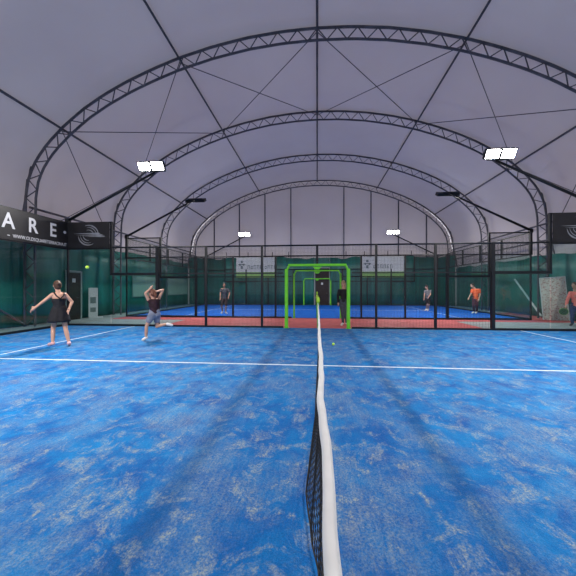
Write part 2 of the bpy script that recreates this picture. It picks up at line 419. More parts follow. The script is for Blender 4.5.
# doors
def door(nm, loc, rz, w, h, label_handle=True):
    t = bpy.data.objects.new(nm, None); C.objects.link(t); t.location = loc; t.rotation_euler.z = rz; t['kind'] = 'structure'
    part_box('door_leaf', (-w/2, w/2, -.03, .03, .01, h), M['door'], t)
    bm = B(); box(bm, -w/2-.07, -w/2, -.05, .05, 0, h+.07); box(bm, w/2, w/2+.07, -.05, .05, 0, h+.07); box(bm, -w/2, w/2, -.05, .05, h, h+.07)
    obj('door_frame', bm, M['doorframe'], t)
    h_ = part_box('door_notice', (-.09, .07, -.045, -.032, 1.72, 1.9), M['cabinet'], t)
    part_tube('door_handle', [(w/2-.1, -.05, 1.02), (w/2-.24, -.05, 1.02)], .014, M['galv'], t, 6)
door('door_1', (-11.18, 12.08, 0), PI/2, .72, 2.17)
door('door_2', (.42, 23.77, 0), 0, 1.15, 3.1)
# pale windows low in the left wall beyond
for i, (y0, y1) in enumerate(((16.2, 18.9), (20.2, 23.3))):
    t = bpy.data.objects.new('window_%d' % (i+1), None); C.objects.link(t); t.location = (-11.13, 0, 0); t['kind'] = 'structure'
    part_box('window_pane', (-.01, .01, y0, y1, .95, 2.17), M['stripwin'], t)
    bm = B(); box(bm, -.015, .03, y0-.06, y0, .9, 2.22); box(bm, -.015, .03, y1, y1+.06, .9, 2.22); box(bm, -.015, .03, y0, y1, 2.17, 2.22); box(bm, -.015, .03, y0, y1, .9, .95)
    obj('window_frame', bm, M['doorframe'], t)

# white upright cabinet behind the left glass
t = thing('storage_cabinet', 'narrow white upright cabinet with grey label beside the dark door', 'cabinet', (-10.9, 12.9, 0), math.radians(38))
part_box('body', (-.18, .18, -.15, .15, .05, 1.47), M['cabinet'], t, .01)
part_box('foot', (-.16, .40, -.14, .14, 0, .05), M['cabinet'], t)
part_box('label_plate', (-.11, .11, -.158, -.152, .72, 1.02), M['greyink'], t)
part_box('label_plate', (-.11, .11, -.158, -.152, .30, .52), M['greyink'], t)['label'] = 'lower grey label'

# leaning printed board on the right
t = thing('leaning_board', 'tall pale board with small reddish print leaning by the right wall', 'board', (10.72, 13.55, 0), math.radians(-22))
t.rotation_euler = (math.radians(-7), math.radians(-4), math.radians(-36))
bm = B(); box(bm, -.42, .42, -.02, .02, .0, 1.95); bevel_all(bm, .008); obj('panel', bm, M['board'], t)
bm = B(); box(bm, -.45, -.42, -.03, .03, 0, 1.98); box(bm, .42, .45, -.03, .03, 0, 1.98); box(bm, -.42, .42, -.03, .03, 1.95, 1.98); obj('edge_frame', bm, M['cabinet'], t)

# ------------------------------------------------------------------ banners
def text_mesh(s, size, name, m, parent, loc, rot, bold=0., ext=.002, sx=1., align='LEFT'):
    cu = bpy.data.curves.new(name, 'FONT'); cu.body = s; cu.size = size; cu.extrude = ext; cu.offset = bold; cu.align_x = align
    o = bpy.data.objects.new(name+'_curve', cu); C.objects.link(o)
    bpy.context.view_layer.update(); dg = bpy.context.evaluated_depsgraph_get()
    me = bpy.data.meshes.new_from_object(o.evaluated_get(dg)); C.objects.unlink(o); bpy.data.objects.remove(o); bpy.data.curves.remove(cu)
    me.materials.clear(); me.materials.append(m)
    r = bpy.data.objects.new(name, me); C.objects.link(r); r.parent = parent; r.location = loc; r.rotation_euler = rot; r.scale = (sx, 1, 1)
    return r
# long end-wall banner: local x runs along +Y of the hall
t = thing('wall_banner', 'long black banner with white capital letters on top of the left end wall', 'banner', (-XE+.05, 0, 0), PI/2)
part_box('sheet', (3.2, 10.16, -.006, .006, 2.99, 3.99), M['banner'], t)
R90 = (PI/2, 0, 0)
for ch, y in (('S', 4.85), ('Q', 5.62), ('U', 6.42), ('A', 7.18+.70), ('R', 8.66), ('E', 9.42)):
    if ch == 'U': y = 6.98
    if ch == 'Q': y = 6.12
    if ch == 'S': y = 5.3
    text_mesh(ch, .68, 'lettering', M['letter'], t, (y, -.012, 3.36), R90, .012, .003, .80)['label'] = 'white capital letter %s' % ch
bm = B(); bmesh.ops.create_circle(bm, cap_ends=True, radius=.055, segments=20, matrix=Matrix.Translation((10.04, -.012, 3.60)) @ Matrix.Rotation(PI/2, 4, 'X'))
g = bmesh.ops.extrude_face_region(bm, geom=bm.faces[:]); bmesh.ops.translate(bm, verts=[v for v in g['geom'] if isinstance(v, bmesh.types.BMVert)], vec=(0, .008, 0))
obj('printed_dot', bm, M['letter'], t)
a = text_mesh('WWW.OLDSQUARETERRACINA.IT', .165, 'web_address', M['letter'], t, (8.19, -.012, 3.07), R90, 0, .002)
bpy.context.view_layer.update(); a.scale.x = 1.92/max(.1, a.dimensions.x)
text_mesh('OLDSQUARE', .165, 'web_address', M['letter'], t, (6.95, -.012, 3.07), R90, 0, .002, .86)['label'] = 'small white line of text left of the web address'

part_box('printed_dash', (8.03, 8.10, -.016, -.008, 3.115, 3.135), M['letter'], t)
def swirl_banner(x0, x1, y, label, flip=1):
    w = x1-x0
    t = thing('logo_banner', label, 'banner', ((x0+x1)/2, y-.035, 0), 0)
    part_box('sheet', (-w/2, w/2, -.006, .006, 3.0, 4.0), M['banner'], t)
    bm = B(); cz = 3.5; ex = 1.08
    def arc(r, a0, a1, wd, ox=0, oz=0, n=26):
        pr = None
        for k in range(n+1):
            a = math.radians(a0+(a1-a0)*k/n); tt = math.sin(PI*k/n)*.8+.2
            q = [bm.verts.new((ox+(r+d)*math.cos(a)*ex, -.012, cz+oz+(r+d)*math.sin(a))) for d in (-wd*tt/2, wd*tt/2)]
            if pr: bm.faces.new((pr[0], pr[1], q[1], q[0]))
            pr = q
    arc(.38, 5, 110, .05); arc(.30, 0, 100, .03); arc(.20, 5, 110, .03)
    arc(.38, 185, 300, .05); arc(.30, 180, 290, .03); arc(.20, 180, 280, .03)
    obj('logo_rings', bm, M['greyprint'], t)
    bm = B()
    for z, xa, xb, h in ((3.56, -.62, .5, .035), (3.50, -.50, .62, .03), (3.45, -.2, .70, .028)):
        vs = [bm.verts.new(p) for p in ((xa, -.013, z), (xb-.1, -.013, z-h), (xb, -.013, z), (xb-.1, -.013, z+h))]; bm.faces.new(vs)
    obj('logo_bar', bm, M['greyprint'], t)
swirl_banner(-XE+.06, -XS-.03, YF-.035, 'black banner with grey ring logo above the far left glass corner')
swirl_banner(XS+.03, XE-.06, YF-.035, 'black banner with grey ring logo above the far right glass corner')

def far_banner(x0, x1, label, glyphs):
    w = x1-x0; t = thing('sponsor_banner', label, 'banner', ((x0+x1)/2, Y3-.04, 0), 0)
    part_box('sheet', (-w/2, w/2, -.006, .006, 2.80, 4.04), M['whitep'], t)
    part_box('lower_strip', (-w/2, w/2, -.006, .006, 2.32, 2.80), M['limeband'], t)['label'] = 'green tinted strip under the white sheet'
    bm = B(); cx = -w/2+.48
    for dx, dz, sx, sz in ((0, .0, .30, .05), (0, .22, .10, .13), (0, -.26, .10, .16), (-.16, -.02, .05, .12), (.16, -.02, .05, .12)):
        box(bm, cx+dx-sx, cx+dx+sx, -.014, -.008, 3.45+dz-sz*.8, 3.45+dz+sz*.8)
    obj('emblem', bm, M['greyink'], t)
    bm = B(); x = cx+.5
    for g in glyphs:
        if g == ' ': x += .12; continue
        h = .30 if g != 'o' else .22
        box(bm, x, x+.05, -.014, -.008, 3.08, 3.08+h)
        if g in 'no': box(bm, x+.14, x+.18, -.014, -.008, 3.08, 3.08+h)
        if g in 'noE': box(bm, x, x+.18, -.014, -.008, 3.08+h-.05, 3.08+h)
        if g in 'oE': box(bm, x, x+.18, -.014, -.008, 3.08, 3.13)
        if g == 'E': box(bm, x, x+.15, -.014, -.008, 3.20, 3.25)
        x += .27
    obj('print_marks', bm, M['greyink'], t)
far_banner(-6.90, -3.52, 'white sponsor banner on the far fence, left of the green gates', 'nonnE onnn')
far_banner(3.64, 7.06, 'white sponsor banner on the far fence, right of the green gates', 'onnnEn')

# ------------------------------------------------------------------ fences, glass, kerbs
def wires(bm, x0, x1, z0, z1, step, r, y=0.):
    n = max(1, round((x1-x0)/step))
    for i in range(1, n):
        x = x0+(x1-x0)*i/n; box(bm, x-r, x+r, y-r, y+r, z0, z1)
    n = max(1, round((z1-z0)/step))
    for i in range(1, n):
        z = z0+(z1-z0)*i/n; box(bm, x0, x1, y-r, y+r, z-r, z+r)
def side_fence(y, label, where, portal, r=.0022, step=.05, pw=.04):
    t = thing('mesh_fence', label, 'fence', (0, y, 0), 0)
    xs = [-XG, -4.15, -2.03, 0, 2.10, 4.14, XG]
    for x in xs:
        z0 = 0 if x else 2.42
        wd = pw*1.35 if abs(x) == XG else pw
        part_box('post', (x-wd, x+wd, -wd, wd, z0, 3.04), M['black'], t)
    part_tube('top_rail', [(-XS, 0, 3.02), (XS, 0, 3.02)], .032, M['black'], t, 6)
    for a, b in ((-XG, -1.24), (1.24, XG)):
        part_box('middle_rail', (a, b, -.018, .018, 1.99, 2.03), M['black'], t)
        part_box('bottom_rail', (a, b, -.03, .03, .0, .07), M['black'], t)
    for a, b in zip(xs, xs[1:]):
        bm = B()
        if b == 0: wires(bm, a, -1.22, .05, 3.0, step, r); wires(bm, -1.22, 0, 2.42, 3.0, step, r)
        elif a == 0: wires(bm, 1.22, b, .05, 3.0, step, r); wires(bm, 0, 1.22, 2.42, 3.0, step, r)
        else: wires(bm, a+.04, b-.04, .05, 3.0, step, r)
        obj('wire_mesh', bm, M['wire'], t)
    return t
side_fence(YF, 'black wire mesh fence with posts on the far side of the nearest court', '', True)
side_fence(Y2, 'black wire mesh fence beyond the red walkway, near side of second court', '', True)
side_fence(Y3, 'farthest black wire mesh fence, before the green end wall', '', True, .003, .08)

def stepped_glass(y, s, label):
    """the two metre and three metre glazed steps at the end of a side wall, with mesh above"""
    t = thing('glass_wall', label, 'glass wall', (0, y, 0), 0)
    X = lambda a: s*a
    def bx_(a, b): return (min(X(a), X(b)), max(X(a), X(b)))
    part_box('post', (*bx_(XS-.04, XS+.04), -.04, .04, 1.95, 4.02), M['black'], t)
    part_box('post', (*bx_(XE-.03, XE+.03), -.03, .03, 0, 2.98), M['black'], t); part_box('post', (*bx_(XE-.05, XE+.05), -.05, .05, 2.98, 4.02), M['black'], t)
    part_box('step_beam', (*bx_(XG, XS-.04), -.045, .045, 1.95, 2.05), M['black'], t)
    part_box('glass_beam', (*bx_(XS+.04, XE-.05), -.03, .03, 2.96, 3.02), M['black'], t)
    part_box('top_rail', (*bx_(XS+.04, XE-.05), -.03, .03, 3.97, 4.02), M['black'], t)
    part_box('kerb', (*bx_(XG, XE), -.06, .06, 0, .08), M['black'], t)
    part_box('glass_pane', (*bx_(XG+.06, XS-.01), -.006, .006, .09, 1.95), M['glass'], t)
    part_box('glass_pane', (*bx_(XS+.045, XE-.06), -.006, .006, .09, 2.96), M['glass'], t)
    bm = B(); a, b = bx_(XG+.05, XS-.04); wires(bm, a, b, 2.05, 3.0, .05, .0022); obj('wire_mesh', bm, M['wire'], t)
    bm = B(); a, b = bx_(XS+.04, XE-.05); wires(bm, a, b, 3.02, 3.97, .05, .0022); obj('wire_mesh', bm, M['wire'], t)
for y, ws in ((YF, 'nearest court, %s far corner'), (Y2, 'second court, %s near corner'), (Y3, 'second court, %s far corner')):
    for s, side in ((-1, 'left'), (1, 'right')):
        stepped_glass(y, s, 'stepped glass wall in black frame at the '+ws % side)
def end_wall(x, y0, y1, label):
    t = thing('glass_wall', label, 'glass wall', (x, y0, 0), 0)
    L = y1-y0
    part_box('kerb', (-.06, .06, .05, L-.06, 0, .08), M['black'], t)
    part_box('glass_beam', (-.03, .03, .06, L-.06, 2.95, 3.01), M['black'], t); part_box('top_rail', (-.03, .03, .06, L-.06, 3.97, 4.02), M['black'], t)
    n = 5
    for i in range(n):
        a, b = .06+(L-.12)*i/n, .06+(L-.12)*(i+1)/n
        part_box('glass_pane', (-.006, .006, a+.01, b-.01, .09, 2.95), M['glass'], t)
        bm = B()
        m_ = int(2/.06)
        for k in range(1, m_): yy = a+(b-a)*k/m_; box(bm, -.0025, .0025, yy-.0025, yy+.0025, 3.01, 3.97)
        for k in range(1, 16): z = 3.01+.96*k/16; box(bm, -.0025, .0025, a, b, z-.0025, z+.0025)
        obj('wire_mesh', bm, M['wire'], t)
        if i: part_box('post', (-.035, .035, a-.035, a+.035, 2.95, 4.0), M['black'], t)
end_wall(-XE, YN, YF, 'glass end wall of the nearest court, under the white lettered banner')
end_wall(-XE, Y2, Y3, 'glass end wall on the left of the second court')
end_wall(XE, Y2, Y3, 'glass end wall on the right of the second court')
end_wall(XE, YN, YF, 'glass end wall on the right of the nearest court')

# ------------------------------------------------------------------ green gate portals
def portal(y, r, label, z=2.3, w=1.12, m='green'):
    t = thing('gate_frame', label, 'gate frame', (0, y, 0), 0, 'lime green gate frames on the net line')
    for s in (-1, 1):
        p = part_box('post', (s*w-r, s*w+r, -r, r, 0, z-.14), M[m], t, r*.3)
        q = Vector((s*(w-.03), 0, z-.17)); part_tube('corner_bend', [q, q+Vector((-s*.03, .02, .10)), (s*(w-.14), .03, z)], r*.72, M[m], t, 8)
        part_box('base_plate', (s*w-r*1.6, s*w+r*1.6, -r*1.6, r*1.6, 0, .012), M[m], p)
    part_box('crossbeam', (-w+.06, w-.06, -r+.02, r+.02, z-r*.75, z+r*.75), M[m], t, r*.3)
    bm = B(); vs = [(-.16, z-r), (.16, z-r), (.07, z-r-.1), (-.07, z-r-.1)]
    f = [[bm.verts.new((x, yy, zz)) for x, zz in vs] for yy in (-.03, .03)]
    bm.faces.new(f[0]); bm.faces.new(f[1][::-1])
    for k in range(4): bm.faces.new((f[0][k], f[1][k], f[1][(k+1) % 4], f[0][(k+1) % 4]))
    obj('bracket', bm, M[m], t)
portal(YF, .06, 'largest lime green gate frame, at the far end of the nearest net')
portal(Y2, .042, 'middle lime green gate frame, beyond the red walkway')
portal(Y3, .05, 'smallest and farthest lime green gate frame, before the dark doorway', 2.22)

# ------------------------------------------------------------------ nets
def lerp_tab(tab, s):
    for (a, va), (b, vb) in zip(tab, tab[1:]):
        if a <= s <= b:
            u = (s-a)/(b-a); u = u*u*(3-2*u); return va+(vb-va)*u
    return tab[-1][1] if s > tab[-1][0] else tab[0][1]
# sideways drift of the loose net (by distance along it)
DRIFT = [(0, 0.), (.5, -.005), (1.0, .0), (1.15, -.02), (1.45, -.075), (1.75, -.115), (2.15, -.10), (2.6, -.06), (3.3, -.055), (4., -.045), (5., -.02), (7, -.01), (10, 0)]
TAPEX = [(0, .0), (.35, .0), (.7, .004), (1.0, -.006), (1.3, -.014), (1.7, -.004), (2.2, .0), (3., -.006), (5., 0.), (10, 0)]
def net(y0, x, label, near):
    t = thing('padel_net', label, 'net', (x, y0, 0), 0)
    L = 9.98; top = .90
    def px(s, z):
        if not near: return 0.
        k = max(0., min(1., 1-z/.86)); bul = k**1.15
        return lerp_tab(TAPEX, s)*(1-k)+lerp_tab(DRIFT, s)*bul
    def pz(s): return top+.02*((s-5)/5)**2
    bm = B(); st = .045; zs = [0.03+st*i for i in range(int((top-.05)/st)+1)]
    ys = [st*i for i in range(int(L/st)+1)]
    r = .0022
    def ribbon(pts, rr):
        prev = None
        for i, p in enumerate(pts):
            p = Vector(p); d = (Vector(pts[min(i+1, len(pts)-1)])-Vector(pts[max(i-1, 0)])).normalized()
            a = d.cross(Vector((1, 0, 0))).normalized()*rr; b = Vector((1, 0, 0))*rr
            q = [bm.verts.new(p+o) for o in (a, b, -a, -b)]
            if prev:
                for k in range(4): bm.faces.new((prev[k], prev[(k+1) % 4], q[(k+1) % 4], q[k]))
            prev = q
    for z in zs: ribbon([(px(s, z), s, z) for s in ys[::3]], r)
    for s in ys: ribbon([(px(s, z), s, z) for z in [.03, .2, .4, .6, .75, top-.02]], r)
    obj('net_mesh', bm, M['netcord'], t)
    bm = B(); ribbon([(px(s, .03), s, .03) for s in ys[::3]], .006); obj('bottom_cord', bm, M['netcord'], t)
    # tape: folded band over the cable, an inverted U with soft edges
    bm = B(); prev = None; sect = [(-.0165, -.052), (-.0185, -.03), (-.017, -.008), (-.010, .003), (0, .006), (.010, .003), (.017, -.008), (.0185, -.03), (.0165, -.052)]
    ss = [L*i/240 for i in range(241)]
    for s in ss:
        wob = .0015*math.sin(s*9)+.001*math.sin(s*23+1) if near else 0
        cx = px(s, top) if near else 0; cz = pz(s)
        sc_ = 1. if near else 1.4
        q = [bm.verts.new((cx+a*sc_+wob, s, cz+b*sc_)) for a, b in sect]
        if prev:
            for k in range(len(q)-1): bm.faces.new((prev[k], prev[k+1], q[k+1], q[k]))
        prev = q
    obj('tape', bm, M['tape'], t, True)
    for s, nm in ((-.02, 'post'), (L+.02, 'post')):
        bm = B(); tube(bm, [(0, s, 0), (0, s, 1.02)], .04, 10); p = obj(nm, bm, M['green'], t, True)
        bm = B(); tube(bm, [(0, s, .95), (0, s, .99), (0, s, 1.10), (0, s, 1.16)], [.06, .075, .06, .02], 10); obj('post_pad', bm, M['post_green'], p, True)
net(YN, .032, 'black padel net with white top tape in the foreground', True)
net(Y2, .0, 'far padel net seen through the green gates on the second court', False)

# ------------------------------------------------------------------ floodlight masts
def mast(s, y, lit, aim, label, energy, side):
    """arm from the top of the corner post up and inwards to a pair of lamp heads"""
    t = thing('floodlight_mast', label, 'floodlight', (s*XE, y, 0), 0)
    hx, hz = -s*3.55, 5.93
    part_box('bracket', (-.07, .07, -.07, .07, 3.98, 4.16), M['black'], t)
    part_tube('arm', [(0, 0, 4.1), (hx, 0, hz-.06)], [.055, .04], M['black'], t, 8)
    part_tube('head_bar', [(hx-.30, 0, hz-.02), (hx+.42, 0, hz-.02)], .03, M['black'], t, 8)
    for dx in (-.255, .255):
        bm = B(); box(bm, -.24, .24, -.06, .05, -.17, .17); bevel_all(bm, .02, 2)
        h = obj('lamp_head', bm, M['black'], t); h.location = (hx+dx, aim*.19, hz+.10 if lit else hz)
        h.rotation_euler = (math.radians(32 if lit else 62)*-aim, 0, 0)
        yy = -.064 if aim < 0 else .054
        bm = B(); box(bm, -.21, .21, yy, yy+.006, -.14, .14); obj('lens', bm, M['lens'], h)
        ya, yb = (-.10, -.05) if aim < 0 else (.04, .09)
        bm = B(); box(bm, -.24, -.212, ya, yb, -.17, .17); box(bm, .212, .24, ya, yb, -.17, .17); box(bm, -.212, .212, ya, yb, -.17, -.142); box(bm, -.212, .212, ya, yb, .142, .17)
        obj('hood', bm, M['black'], h)
        if energy:
            ld = bpy.data.lights.new('flood_light', 'AREA'); ld.shape = 'RECTANGLE'; ld.size = .42; ld.size_y = .28; ld.energy = energy; ld.color = (1, .97, .93)
            ld.spread = math.radians(145)
            lo = bpy.data.objects.new('flood_light', ld); C.objects.link(lo); lo.parent = h
            lo.location = (0, -.075 if aim < 0 else .07, 0); lo.rotation_euler = (-PI/2 if aim < 0 else PI/2, 0, 0)
    return t
EN = 265
mast(-1, YF, True, -1, 'lit floodlight on a sloping arm above the far left corner of nearest court', EN, 'left')
mast(1, YF, True, -1, 'lit double floodlight on a sloping arm above the far right corner of nearest court', EN, 'right')
mast(-1, Y2, False, 1, 'dark-looking floodlight turned away on an arm, left of the second court', EN*.8, 'left')
mast(1, Y2, False, 1, 'dark-looking floodlight turned away on an arm, right of the second court', EN*.8, 'right')
mast(-1, Y3, True, -1, 'smaller distant lit floodlight left of the green gates, by the end wall', EN*.4, 'left')
mast(1, Y3, True, -1, 'smaller distant lit floodlight right of the green gates, by the end wall', EN*.4, 'right')
mast(-1, YN, False, 1, 'floodlight on an arm at the near left corner of nearest court', EN, 'left')
mast(1, YN, False, 1, 'floodlight on an arm at the near right corner of nearest court', EN, 'right')

# ------------------------------------------------------------------ balls
def ball(loc, label):
    bm = B(); bmesh.ops.create_uvsphere(bm, u_segments=20, v_segments=12, radius=.034)
    o = obj('tennis_ball', bm, M['ball'], None, True, loc); tag(o, label, 'ball')
    bm = B(); pts = []
    for k in range(49):
        a = 2*PI*k/48; th = .44*math.sin(2*a); p = Vector((math.cos(a), math.sin(a)*math.cos(th*1.6), math.sin(th*1.6))).normalized()*.0342; pts.append(p)
    tube(bm, pts, .0014, 5, False); obj('seam', bm, M['seam'], o)
ball((-5.04, 5.80, 1.93), 'yellow-green tennis ball flying in the air on the left')
ball((.41, 7.2, .046), 'yellow-green tennis ball lying on the blue turf right of the net')

# ------------------------------------------------------------------ people
F = 281.2
def capsule(bm, a, b, ra, rb, n=12):
    a, b = Vector(a), Vector(b); d = b-a; L = d.length
    if L < 1e-5: ellip(bm, a, (ra, ra, ra)); return
    q = d.to_track_quat('Z', 'Y').to_matrix().to_4x4(); Mx = Matrix.Translation(a) @ q
    rings = []
    prof = [(-ra*math.cos(t), ra*math.sin(t)) for t in (.35, .8, 1.25)]+[(0, ra), (L*.33, ra+(rb-ra)*.28), (L*.66, ra+(rb-ra)*.64), (L, rb)]+[(L+rb*math.sin(t), rb*math.cos(t)) for t in (.35, .8, 1.25)]
    for z, r in prof: rings.append([bm.verts.new(Mx @ Vector((r*math.cos(2*PI*k/n), r*math.sin(2*PI*k/n), z))) for k in range(n)])
    c0 = bm.verts.new(Mx @ Vector((0, 0, -ra))); c1 = bm.verts.new(Mx @ Vector((0, 0, L+rb)))
    for r0, r1 in zip(rings, rings[1:]):
        for k in range(n): bm.faces.new((r0[k], r0[(k+1) % n], r1[(k+1) % n], r1[k]))
    for k in range(n):
        bm.faces.new((c0, rings[0][(k+1) % n], rings[0][k])); bm.faces.new((c1, rings[-1][k], rings[-1][(k+1) % n]))
def ellip(bm, c, r, rot=None):
    Mx = Matrix.Translation(Vector(c)) @ (rot if rot is not None else Matrix.Identity(4)) @ Matrix.Diagonal((*r, 1))
    bmesh.ops.create_uvsphere(bm, u_segments=18, v_segments=12, radius=1., matrix=Mx)
def solid(name, bm, m, parent, vox=.012, smooth_it=4):
    """weld overlapping volumes into one continuous skin"""
    o = obj(name, bm, m, parent)
    r = o.modifiers.new('r', 'REMESH'); r.mode = 'VOXEL'; r.voxel_size = vox
    s = o.modifiers.new('s', 'SMOOTH'); s.factor = .5; s.iterations = smooth_it
    par = o.parent; o.parent = None
    bpy.context.view_layer.update(); dg = bpy.context.evaluated_depsgraph_get()
    me = bpy.data.meshes.new_from_object(o.evaluated_get(dg)); o.modifiers.clear(); old = o.data; o.data = me; bpy.data.meshes.remove(old); me.name = name
    for p in me.polygons: p.use_smooth = True
    o.parent = par
    return o

def person(label, u0, v0, d, P, style, height=1.68):
    """P: joints as (photo u, photo v, depth offset away from the viewer)"""
    az = math.atan((u0-294.6)/F)
    psi = math.radians(4.588)
    cx = (u0-294.6)/F*d
    base = (cx*math.cos(psi)-d*math.sin(psi), cx*math.sin(psi)+d*math.cos(psi), .010 if style.get('court', 1) else .001)
    t = thing('person', label, 'person', base, psi-az)
    mz = d/F; mx = d/F*math.cos(az)
    J = {k: Vector(((v[0]-u0)*mx, v[2], (v0-v[1])*mz)) for k, v in P.items()}
    H = height; k = H/1.68
    hd = J['head']; face = Vector(style.get('face', (0, 1, 0))).normalized()
    side = Vector((0, 0, 1)).cross(face).normalized()*-1
    R = Matrix((( side.x, face.x, 0, 0), (side.y, face.y, 0, 0), (0, 0, 1, 0), (0, 0, 0, 1)))
    bw = style.get('fem', 1); wf = .88 if bw else 1.
    # torso directions
    sl, sr, hl, hr = J['shl'], J['shr'], J['hipl'], J['hipr']
    chest = (sl+sr)/2; hips = (hl+hr)/2; waist = J['waist'] if 'waist' in J else chest.lerp(hips, .55)
    bm = B()
    def torso(bm, e=0., z0=0., z1=1.):
        sd = (sr-sl).normalized()
        for (c, w, dp) in ((chest.lerp(hips, .14), .155, .10), (chest.lerp(hips, .32), .150, .112), (waist, .122, .092), (hips.lerp(waist, .35), .138, .10), (hips, .155 if bw else .145, .108)):
            f = sd.cross(Vector((0, 0, 1))).normalized()
            rot = Matrix(((sd.x, f.x, 0, 0), (sd.y, f.y, 0, 0), (sd.z, f.z, 1, 0), (0, 0, 0, 1)))
            ellip(bm, c, ((w*wf+e)*k, (dp*wf+e)*k, (.12+e)*k), rot)
        capsule(bm, sl.lerp(chest, .12), sr.lerp(chest, .12), (.052+e)*k, (.052+e)*k)
        capsule(bm, chest.lerp(hips, .15), hips, (.10+e)*k, (.11+e)*k)
    torso(bm)
    neck = chest+Vector((0, 0, .02))
    capsule(bm, neck, hd-Vector((0, 0, .06*k)), .055*k, .048*k)
    # head: skull, jaw, nose, ears
    ellip(bm, hd+Vector((0, 0, .015)), (.074*k, .092*k, .108*k), R)
    ellip(bm, hd+face*.030*k-Vector((0, 0, .055*k)), (.054*k, .058*k, .06*k), R)
    capsule(bm, hd+face*.088*k+Vector((0, 0, .01*k)), hd+face*.103*k-Vector((0, 0, .022*k)), .009*k, .014*k)
    for s in (-1, 1): ellip(bm, hd+side*s*.076*k-Vector((0, 0, .005)), (.012*k, .024*k, .032*k), R)
    # arms and hands
    for a in ('l', 'r'):
        s_, e_, h_ = J['sh'+a], J['el'+a], J['ha'+a]
        capsule(bm, s_, e_, .046*k, .037*k); capsule(bm, e_, h_, .038*k, .026*k)
        dirv = (h_-e_).normalized(); curl = Vector((0, 0, -1)) if abs(dirv.z) < .8 else face
        pn = dirv.cross(curl).normalized()
        palm = h_+dirv*.045*k; capsule(bm, h_, palm+dirv*.03*k, .030*k, .033*k)
        across = curl
        for i in range(4):
            off = across*((i-1.5)*.020*k); ln = (.062, .075, .078, .066)[i]*k
            f0 = palm+dirv*.03*k+off; f1 = f0+dirv*ln*.55+pn*.006; f2 = f1+(dirv*.7+pn*.7)*ln*.45
            capsule(bm, f0, f1, .0105*k, .010*k, 8); capsule(bm, f1, f2, .010*k, .009*k, 8)
        th0 = h_+dirv*.02*k-across*.024*k; th1 = th0+(dirv-across).normalized()*.04*k; th2 = th1+dirv*.03*k
        capsule(bm, th0, th1, .013*k, .012*k, 8); capsule(bm, th1, th2, .012*k, .010*k, 8)
    # legs and feet
    for a in ('l', 'r'):
        h_, k_, a_, t_ = J['hip'+a], J['kn'+a], J['an'+a], J['to'+a]
        capsule(bm, h_, k_, .088*k*wf, .055*k*wf)
        cf = k_.lerp(a_, .3); capsule(bm, k_, cf, .054*k*wf, .056*k*wf); capsule(bm, cf, a_, .056*k*wf, .032*k)
        capsule(bm, a_, t_, .034*k, .028*k)
    body = solid('body', bm, M[style.get('skin', 'skin')], t, .011)
    # eyes and mouth
    for s in (-1, 1):
        bm = B(); ellip(bm, hd+face*.083*k+side*s*.030*k+Vector((0, 0, .012*k)), (.013*k, .010*k, .008*k), R); obj('eye', bm, M['eye'], t, True)
    bm = B(); ellip(bm, hd+face*.086*k-Vector((0, 0, .058*k)), (.022*k, .008*k, .007*k), R); obj('mouth', bm, M['lips'], t, True)
    # shoes
    for a in ('l', 'r'):
        a_, t_ = J['an'+a], J['to'+a]; bm = B(); dn = Vector((0, 0, -.012))
        sole = (t_-a_); heel = a_-sole.normalized()*.03+sole.normalized()*.01
        capsule(bm, a_-Vector((0, 0, .0)), heel+dn, .045*k, .042*k); capsule(bm, heel+dn, t_, .044*k, .040*k)
        solid('shoe', bm, M[style.get('shoe', 'shoe')], t, .011)
    # hair
    bm = B(); up = Vector((0, 0, 1))
    ellip(bm, hd+up*.030*k-face*.014*k, (.084*k, .100*k, .108*k), R); ellip(bm, hd-face*.045*k-up*.01*k, (.074*k, .062*k, .09*k), R)
    hs = style.get('hairstyle', 'short')
    if hs == 'bun': ellip(bm, hd-face*.095*k+up*.05*k, (.045*k, .042*k, .042*k), R)
    if hs == 'tail':
        capsule(bm, hd-face*.09*k+up*.04*k, hd-face*.13*k-up*.06*k, .035*k, .036*k); capsule(bm, hd-face*.13*k-up*.06*k, hd-face*.11*k-up*.19*k, .034*k, .012*k)
    if hs == 'long':
        for s in (-1, 0, 1): capsule(bm, hd-face*.04*k+side*s*.05*k, hd-face*.05*k+side*s*.06*k-up*.20*k, .05*k, .032*k)
    # keep the face clear
    solid('hair', bm, M[style.get('hair', 'hairb')], t, .010)
    # clothes
    e = .014
    def top(name, m, sleeves=0, straps=False, length=1.):
        bm = B()
        torso(bm, e)
        if straps:
            # cut-away sports top: drop everything above the shoulder blades, then straps
            o = None
        if sleeves:
            for a in ('l', 'r'):
                s_, e_, h_ = J['sh'+a], J['el'+a], J['ha'+a]
                if sleeves < 1: capsule(bm, s_, s_.lerp(e_, .55), (.046+e+.006)*k, (.044+e+.006)*k)
                else: capsule(bm, s_, e_, (.046+e)*k, (.04+e)*k); capsule(bm, e_, e_.lerp(h_, .9), (.04+e)*k, (.03+e)*k)
        o = solid(name, bm, M[m], t, .011)
        zt = (chest.z+(.045 if not straps else -.10)*k); zb = hips.z-.06*k*length if length <= 1 else hips.z-.06*k-.08*(length-1)
        bm = bmesh.new(); bm.from_mesh(o.data)
        for co, no in (((0, 0, zt), (0, 0, 1)), ((0, 0, zb), (0, 0, -1))):
            g = bmesh.ops.bisect_plane(bm, geom=bm.verts[:]+bm.edges[:]+bm.faces[:], plane_co=co, plane_no=no, clear_outer=True)
        bmesh.ops.holes_fill(bm, edges=[ed for ed in bm.edges if ed.is_boundary], sides=0)
        bm.to_mesh(o.data); bm.free()
